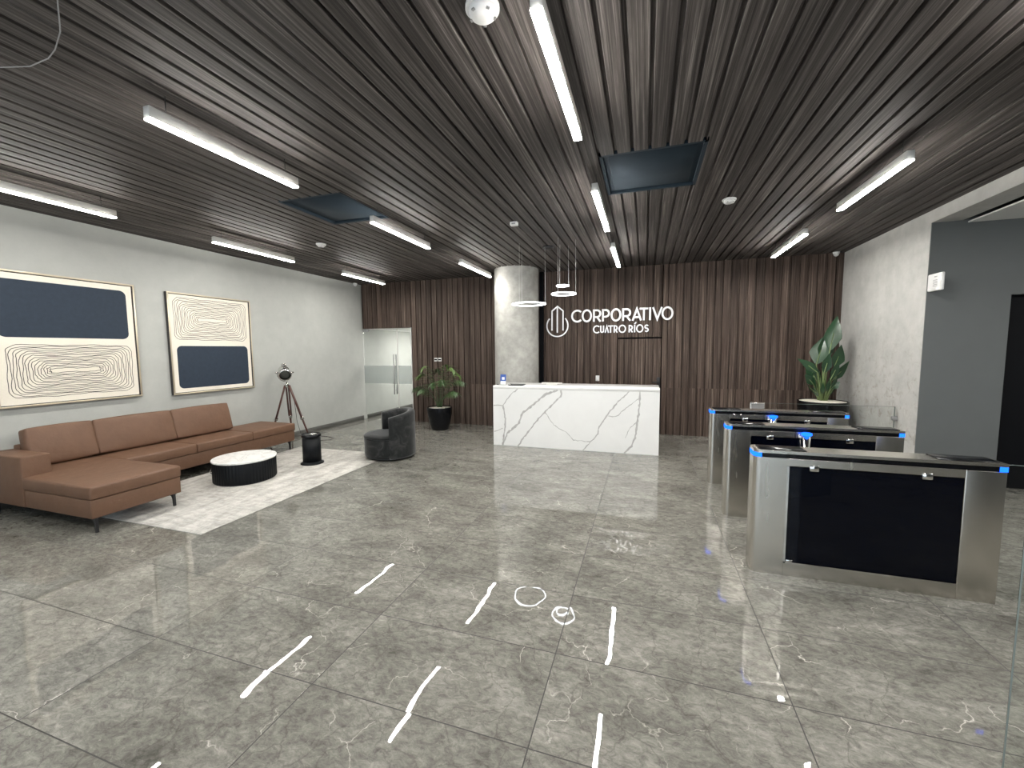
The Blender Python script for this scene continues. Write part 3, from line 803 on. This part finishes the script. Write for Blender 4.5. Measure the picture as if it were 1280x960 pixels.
# ------------------------------------------------------------------ paintings
XP = XL+.003
def rrect(y0, y1, z0, z1, r, n=8, wob=0, seed=0, sup=None):
    rg_ = random.Random(seed); pts = []
    for cy, cz, a0 in ((y1-r, z1-r, 0), (y0+r, z1-r, 90), (y0+r, z0+r, 180), (y1-r, z0+r, 270)):
        for i in range(n+1):
            a = math.radians(a0+90*i/n); pts.append((cy+r*math.cos(a), cz+r*math.sin(a)))
    # resample
    tot = []; L = len(pts)
    for i in range(L):
        (ya, za), (yb, zb) = pts[i], pts[(i+1) % L]
        k = max(1, int(math.hypot(yb-ya, zb-za)/.045))
        for j in range(k): tot.append((ya+(yb-ya)*j/k, za+(zb-za)*j/k))
    if wob:
        p1, p2, p3 = rg_.uniform(0, 6), rg_.uniform(0, 6), rg_.uniform(0, 6); N = len(tot)
        cy, cz = (y0+y1)/2, (z0+z1)/2
        tot = [(y+wob*(math.sin(i*23*2*PI/N+p1)*.5+math.sin(i*9*2*PI/N+p2)), z+wob*(math.sin(i*17*2*PI/N+p3)*.6+math.sin(i*7*2*PI/N+p1))) for i, (y, z) in enumerate(tot)]
    return tot
def painting(name, label, y0, y1, z0, z1, navy, loops, seed):
    t = thing(name, label, 'painting', (XP, 0, 0), 0, 'framed abstract paintings over the sofa')
    fr = MB(); w = .022; dp = .055
    for a in ((y0, y1, z0, z0+w), (y0, y1, z1-w, z1), (y0, y0+w, z0+w, z1-w), (y1-w, y1, z0+w, z1-w)):
        fr.box(0, dp-.004, *a, mi=1); fr.box(dp-.004, dp, *a, .0015, 1)
    fr.build('frame', [M['gilt'], M['ink_gap']], t, merge=False)
    c = MB(); c.box(.005, .035, y0+w+.008, y1-w-.008, z0+w+.008, z1-w-.008); c.box(.001, .006, y0+w, y1-w, z0+w, z1-w, mi=2)  # dark backing paints in the shadow gap round the canvas
    pts = [(.0362, a, b) for a, b in rrect(*navy)]
    c.faces(pts, [tuple(range(len(pts)))], 1)
    ly0, ly1, lz0, lz1 = loops; hy, hz = (ly1-ly0)/2, (lz1-lz0)/2; cy, cz = (ly0+ly1)/2, (lz0+lz1)/2
    N = 15
    for k in range(N):
        f = 1-k/N*.985
        sy = hy*(.36+.64*f); sz = hz*f
        sy = max(sy, .05)
        pts = rrect(cy-sy, cy+sy, cz-sz, cz+sz, min(.09, sz*.8), 6, .0055, seed*100+k)
        c.ribbon([(.0364, a, b) for a, b in pts], (.0066), (1, 0, 0), 2, 0, True)
    c.build('canvas', [M['canvas'], M['navy'], M['ink_gap']], t, merge=False)
painting('painting', 'larger-looking framed abstract with the navy block on top, nearest the viewer', 2.63, 4.055, 1.165, 2.765, (2.69, 3.955, 1.99, 2.665, .075), (2.74, 3.965, 1.27, 1.90), 1)
painting('painting', 'framed abstract with the navy block below the looping lines', 4.475, 5.88, 1.13, 2.735, (4.575, 5.79, 1.22, 1.90, .075), (4.565, 5.785, 2.00, 2.66), 2)

# ------------------------------------------------------------------ plants
def leaf_blade(mb, base, tip, width, nrm, droop=0.05, mi=0, fold=.12, n=10, shape=None):
    base, tip = Vector(base), Vector(tip); ax = tip-base; L = ax.length; ax.normalize()
    nrm = Vector(nrm); nrm = (nrm-ax*nrm.dot(ax)).normalized(); sd = ax.cross(nrm)
    vs = []; fs = []
    for i in range(n+1):
        f = i/n
        w = width/2*(shape(f) if shape else math.sin(PI*min(1, f**.75))**.8 if 0 < f < 1 else 0)
        w = max(w, .002)
        c = base+ax*L*f-nrm*droop*L*(f**2)
        vs += [c+sd*w+nrm*w*fold, c, c-sd*w+nrm*w*fold]
    for i in range(n):
        a = i*3
        fs += [(a, a+1, a+4, a+3), (a+1, a+2, a+5, a+4)]
    mb.faces(vs, fs, mi, True)

# left: arching palm in a black tapered pot
lp = thing('potted_palm', 'arching palm in a tapered black pot against the wooden wall', 'potted plant', (-4.42, 8.34, 0))
MB().lathe([(.175, 0), (.19, .01), (.235, .16), (.275, .36), (.285, .50), (.283, .515), (.262, .515), (.258, .47), (.0, .47)], n=48, caps=False).build('pot', M['black_gloss'], lp)
pb = MB(); rp_ = random.Random(4)
pb.lathe([(.255, .47), (.25, .500), (.12, .508), (.01, .509)], n=40)
pb.build('pebbles', M['pebble'], lp)
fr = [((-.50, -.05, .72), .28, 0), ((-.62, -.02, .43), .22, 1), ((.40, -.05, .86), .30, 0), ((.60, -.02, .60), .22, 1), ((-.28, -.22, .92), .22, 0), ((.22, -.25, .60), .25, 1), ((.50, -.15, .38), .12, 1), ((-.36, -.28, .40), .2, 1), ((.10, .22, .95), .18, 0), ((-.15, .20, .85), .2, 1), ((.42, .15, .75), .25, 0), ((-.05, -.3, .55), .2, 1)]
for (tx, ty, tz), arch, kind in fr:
    f = MB(); p0 = Vector((tx*.08, ty*.08, .50)); p3 = Vector((tx, ty, .50+tz))
    p1 = p0+Vector((tx*.15, ty*.15, tz*.75)); p2 = Vector((tx*.62, ty*.62, .50+tz+arch*.75))
    P = []
    for i in range(15):
        s = i/14; P.append(p0*(1-s)**3+p1*3*s*(1-s)**2+p2*3*s*s*(1-s)+p3*s**3)
    f.tube(P, [.007*(1-.75*i/14) for i in range(15)], 6, 1)
    horiz = Vector((tx, ty, 0)).normalized(); side = Vector((-horiz.y, horiz.x, 0))
    for i in range(4, 15):
        tng = (P[min(i+1, 14)]-P[i-1]).normalized()
        ln = .20*math.sin(PI*(.25+.75*(i-3)/12))+.09
        for s in (-1, 1):
            dr = (tng*.8+side*s*.7+Vector((0, 0, -.6))).normalized()
            leaf_blade(f, P[i], P[i]+dr*ln*1.15, .030, Vector((0, 0, 1)), .12, 0, .2, 5)
    leaf_blade(f, P[14], P[14]+(P[14]-P[12]).normalized()*.14, .026, Vector((0, 0, 1)), .15, 0, .2, 5)
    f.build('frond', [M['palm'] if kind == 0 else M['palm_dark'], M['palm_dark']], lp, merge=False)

# right: bird-of-paradise in a tall black planter
bp = thing('potted_plant', 'tall large-leaved plant in a black planter in the right corner', 'potted plant', (2.93, 8.35, 0))
MB().lathe([(.30, 0), (.31, .01), (.345, .45), (.365, .86), (.365, .88), (.345, .88), (.34, .845), (.0, .845)], n=56, caps=False).build('planter', M['black_gloss'], bp)
pb = MB().lathe([(.338, .84), (.335, .872), (.2, .885), (.01, .888)], n=48); pb.build('pebbles', M['pebble'], bp)
lv = [  # stem base offset, blade base, blade tip, width, face normal, light?
 ((0.0, 0, .87), (.06, -.02, 1.74), (.155, .02, 2.34), .25, (-.35, -1, .1), 0),
 ((-.03, .03, .87), (-.10, .05, 1.50), (.03, .12, 2.02), .30, (-.5, -1, .2), 0),
 ((-.03, -.02, .87), (-.10, -.04, 1.36), (-.40, -.06, 1.62), .17, (-.3, -.75, .7), 1),
 ((.03, 0, .87), (.14, 0, 1.45), (.26, .02, 1.84), .22, (.3, -1, .2), 0),
 ((.03, .02, .87), (.12, .02, 1.22), (.39, .03, 1.56), .15, (.5, -.7, .3), 0),
 ((-.02, -.03, .87), (-.02, -.06, 1.36), (.05, -.08, 1.70), .15, (0, -1, .1), 1),
 ((.02, -.03, .87), (.07, -.08, 1.25), (.19, -.10, 1.58), .12, (.2, -1, .2), 1),
 ((-.05, .02, .87), (-.13, .02, 1.15), (-.27, .0, 1.33), .14, (-.3, -.8, .5), 0),
 ((.05, -.02, .87), (.10, -.05, 1.10), (.21, -.08, 1.22), .12, (.2, -.8, .6), 0),
 ((-.02, .04, .87), (-.06, .10, 1.20), (-.20, .20, 1.58), .2, (-.3, -1, .3), 0),
 ((.0, .0, .87), (.0, .08, 1.55), (.09, .14, 2.08), .25, (.1, -1, .2), 0)]
pshape = lambda f: (math.sin(PI*min(1, max(0, f))**.72) if f < 1 else 0) if True else 0
def paddle(f): return max(0.02, (f/.36)**.7 if f < .36 else max(0, 1-((f-.36)/.64)**1.45))
for sb, b0, tp, w, nr, light in lv:
    l = MB(); s0 = Vector(sb); s1 = Vector(b0)
    m_ = s0*.5+s1*.5+Vector((0, 0, .03))
    l.tube([s0, m_, s1, s1+(Vector(tp)-s1)*.5], [.016, .012, .009, .004], 8, 1)
    leaf_blade(l, b0, tp, w, nr, .10, 0, .22, 14, paddle)
    l.build('leaf', [M['leaf_light'] if False else M['leaf'], M['stem']], bp, merge=False)
sd = MB()
for i in range(14):
    a = 2*PI*i/14+.3; r = .06+.05*(i % 3); s0 = Vector((math.cos(a)*.04, math.sin(a)*.04, .87))
    e = Vector((math.cos(a)*(r+.07), math.sin(a)*(r+.07), 1.05+.09*(i % 4)))
    sd.tube([s0, (s0+e)/2+Vector((0, 0, .03)), e], [.009, .007, .004], 6, 1)
    leaf_blade(sd, (s0+e)/2, e+Vector((math.cos(a)*.05, math.sin(a)*.05, .05)), .07, (math.cos(a), math.sin(a), .6), .15, 0, .2, 8, paddle)
sd.build('lower_leaves', [M['leaf'], M['stem']], bp, merge=False)

# ------------------------------------------------------------------ turnstiles
def turnstile(label, y, post):
    t = thing('turnstile', label, 'turnstile', (0, y, 0), 0, 'steel entrance turnstiles')
    x0, x1, D = .84, 2.36, .19; z0, z1 = .0, .943
    b = MB()
    # rounded nose on the left, square tail on the right, frame around both panels
    def nose(r=.045, n=8):
        p = [(1.07, 0), (1.07, D)]
        for i in range(n+1):
            a = PI/2+PI/2*i/n; p.append((x0+r+r*math.cos(a), D-r+r*math.sin(a)))
        for i in range(n+1):
            a = PI+PI/2*i/n; p.append((x0+r+r*math.cos(a), r+r*math.sin(a)))
        return p
    b.prism(nose(), 'Z', z0, z1, smooth=False)
    b.box(2.14, x1, 0, D, z0, z1, .004, 1)
    b.box(1.07, 2.14, 0, D, z0, .11).box(1.07, 2.14, 0, D, .885, z1)
    body = b.build('body', M['steel'], t, merge=False)
    md = body.modifiers.new('b', 'BEVEL'); md.width = .003; md.segments = 2; md.limit_method = 'ANGLE'
    for yy in (.006, D-.012):
        MB().box(1.072, 2.138, yy, yy+.006, .112, .883).build('smoked_panel', M['tint'], t)
    fr_ = MB()
    for yy in (0, D):
        s = -1 if yy == 0 else 1
        fr_.box(1.068, 1.082, yy-.003*(s < 0), yy+.003*(s > 0), .105, .885).box(1.068, 2.14, yy-.003*(s < 0), yy+.003*(s > 0), .105, .116)
    fr_.build('panel_trim', M['chrome'], t, merge=False)
    for xx in (1.245, 1.93):
        MB().box(xx-.03, xx+.03, -.006, .0055, .855, .90, .002, 1).build('panel_clip', M['chrome'], t)
    MB().box(1.085, 1.13, -.005, .0055, .112, .135, .002, 1).build('panel_clip', M['chrome'], t)
    # lid: dark reveal, steel cap, dark reader windows and blue end lights
    MB().box(x0+.052, x1-.042, .002, D-.002, z1, .978).build('reveal', M['black_gloss'], t)
    lid = MB(); r = .05; p = []
    for i in range(9):
        a = PI/2+PI/2*i/8; p.append((x0+r+r*math.cos(a), D+.004-r+r*math.sin(a)))
    for i in range(9):
        a = PI+PI/2*i/8; p.append((x0+r+r*math.cos(a), -.004+r+r*math.sin(a)))
    p += [(x1, -.004), (x1, D+.004)]
    lid.prism(p, 'Z', .978, 1.0)
    lid.build('lid', M['steel_x'], t)
    MB().box(x0+.04, x0+.36, .018, D-.018, 1.0, 1.006, .003, 1).build('reader_window', M['black_gloss'], t)
    MB().box(x1-.36, x1-.03, .018, D-.018, 1.0, 1.007, .002, 1).build('reader_window', M['black_gloss'], t)
    led = MB(); r = .047; p = []
    for i in range(9):
        a = PI/2+PI/2*i/8; p.append((x0-.002+r+r*math.cos(a), D-r+r*math.sin(a)+.001))
    for i in range(9):
        a = PI+PI/2*i/8; p.append((x0-.002+r+r*math.cos(a), r+r*math.sin(a)-.001))
    p += [(x0+.052, -.001), (x0+.052, D+.001)]
    led.prism(p, 'Z', z1+.001, .977); led.build('end_light', M['led'], t)
    MB().box(x1-.042, x1+.001, -.001, D+.001, z1+.001, .977).build('end_light', M['led'], t)
    if post:
        px = 1.55
        MB().tube([(px, -.052, 0), (px, -.052, .925)], .033, 24).build('pivot_post', M['chrome'], t)
        MB().lathe([(.040, .925), (.046, .93), (.046, .945), (.036, .95)], c=(px, -.052, 0), n=28).build('ring_light', M['led'], t)
        MB().box(px-.02, px+.02, -.02, .0, .15, .25).box(px-.02, px+.02, -.02, .0, .80, .90).build('hinge', M['chrome'], t)
    return t
turnstile('nearest steel turnstile, standing in front of the other two', 3.63, False)
turnstile('middle steel turnstile, between the nearest and the farthest one', 4.80, True)
turnstile('farthest steel turnstile, closest to the wooden wall', 5.92, True)

# low glass barrier and its reader post beyond the turnstiles
gb = thing('glass_barrier', 'low clear glass barrier with steel post beyond the farthest turnstile', 'barrier', (0, 7.13, 0))
MB().box(1.76, 3.365, -.006, .006, .06, .955).build('glass_panel', M['glass'], gb)
MB().box(1.76, 3.366, -.0065, .0065, .955, .958).box(3.366, 3.371, -.008, .008, .06, .958).build('glass_rim', M['glass_edge'], gb)
MB().box(3.34, 3.40, -.02, .02, .76, .82, .004, 1).box(3.34, 3.40, -.02, .02, .18, .24, .004, 1).build('wall_clamp', M['grey_plastic'], gb)
pst = MB().box(1.55, 1.75, -.05, .05, 0, .965, .006, 2).build('post', M['steel'], gb)
MB().box(1.565, 1.735, -.053, -.049, .80, .95).build('reader_face', M['grey_plastic'], pst)
gp = thing('glass_barrier', 'clear glass panel at the right end of the nearest turnstile', 'barrier', (0, 3.74, 0))
MB().box(2.375, 3.375, -.005, .005, .0, .97).build('glass_panel', M['glass'], gp)
MB().box(2.375, 3.375, -.0055, .0055, .97, .973).build('glass_rim', M['glass_edge'], gp)
# tall frameless glass leaf beside the camera on the right
gl = thing('glass_screen', 'tall frameless glass sheet at the right photo edge, very near', 'glass screen', (1.30, 1.90, 0), math.radians(-28))
MB().box(.0, 1.0, -.005, .005, 0, 2.35).build('glass_panel', M['glass'], gl)
MB().box(-.004, .0005, -.006, .006, 0, 2.35).build('glass_rim', M['glass_edge'], gl)

# projecting notice box on the dark wall
nb = thing('notice_box', 'small white box sign projecting from the dark grey wall', 'sign', (XR, 0, 0))
MB().box(.0, .035, 6.42, YD+.001, 2.485, 2.70, .012, 3).build('case', M['plastic'], nb)
mk = MB()
for i in range(5): mk.box(-.0015, .001, 6.49, 6.57, 2.54+i*.018, 2.547+i*.018)
mk.box(-.0015, .001, 6.50, 6.55, 2.650, 2.664)
mk.build('print', M['grey_plastic'], nb, merge=False)

# ------------------------------------------------------------------ camera
F, YAW, PIT, ROL = 514.765, .3118, .0833, -.0078
cy, sy, cp, sp = math.cos(YAW), math.sin(YAW), math.cos(PIT), math.sin(PIT)
fw = Vector((-sy*cp, cy*cp, -sp)); rt = Vector((cy, sy, 0)); up = rt.cross(fw)
r2 = rt*math.cos(ROL)+up*math.sin(ROL); u2 = -rt*math.sin(ROL)+up*math.cos(ROL)
cam = bpy.data.cameras.new('camera'); co = bpy.data.objects.new('camera', cam); COL.objects.link(co)
cam.sensor_width = 36; cam.lens = F/1280*36; cam.clip_start = .02
co.matrix_world = Matrix(((r2.x, u2.x, -fw.x, 0), (r2.y, u2.y, -fw.y, 0), (r2.z, u2.z, -fw.z, 1.8), (0, 0, 0, 1)))
scene.camera = co

# unseen fill light added under the lift lobby ceiling
ll = bpy.data.lights.new('lobby_fill', 'AREA'); ll.size = 1.2; ll.energy = 45; ll.color = (1, .97, .93)
lo_ = bpy.data.objects.new('lobby_fill', ll); COL.objects.link(lo_); lo_.location = (5.4, 3.2, 3.30)
# ------------------------------------------------------------------ world and view
w = bpy.data.worlds.new('world'); scene.world = w; w.use_nodes = True
bg = w.node_tree.nodes['Background']; bg.inputs[0].default_value = (.78, .88, 1.0, 1); bg.inputs[1].default_value = .8
vs_ = scene.view_settings
vs_.view_transform = 'Standard'; vs_.look = 'None'; vs_.gamma = 1; vs_.use_curve_mapping = False
vs_.exposure = 1.62
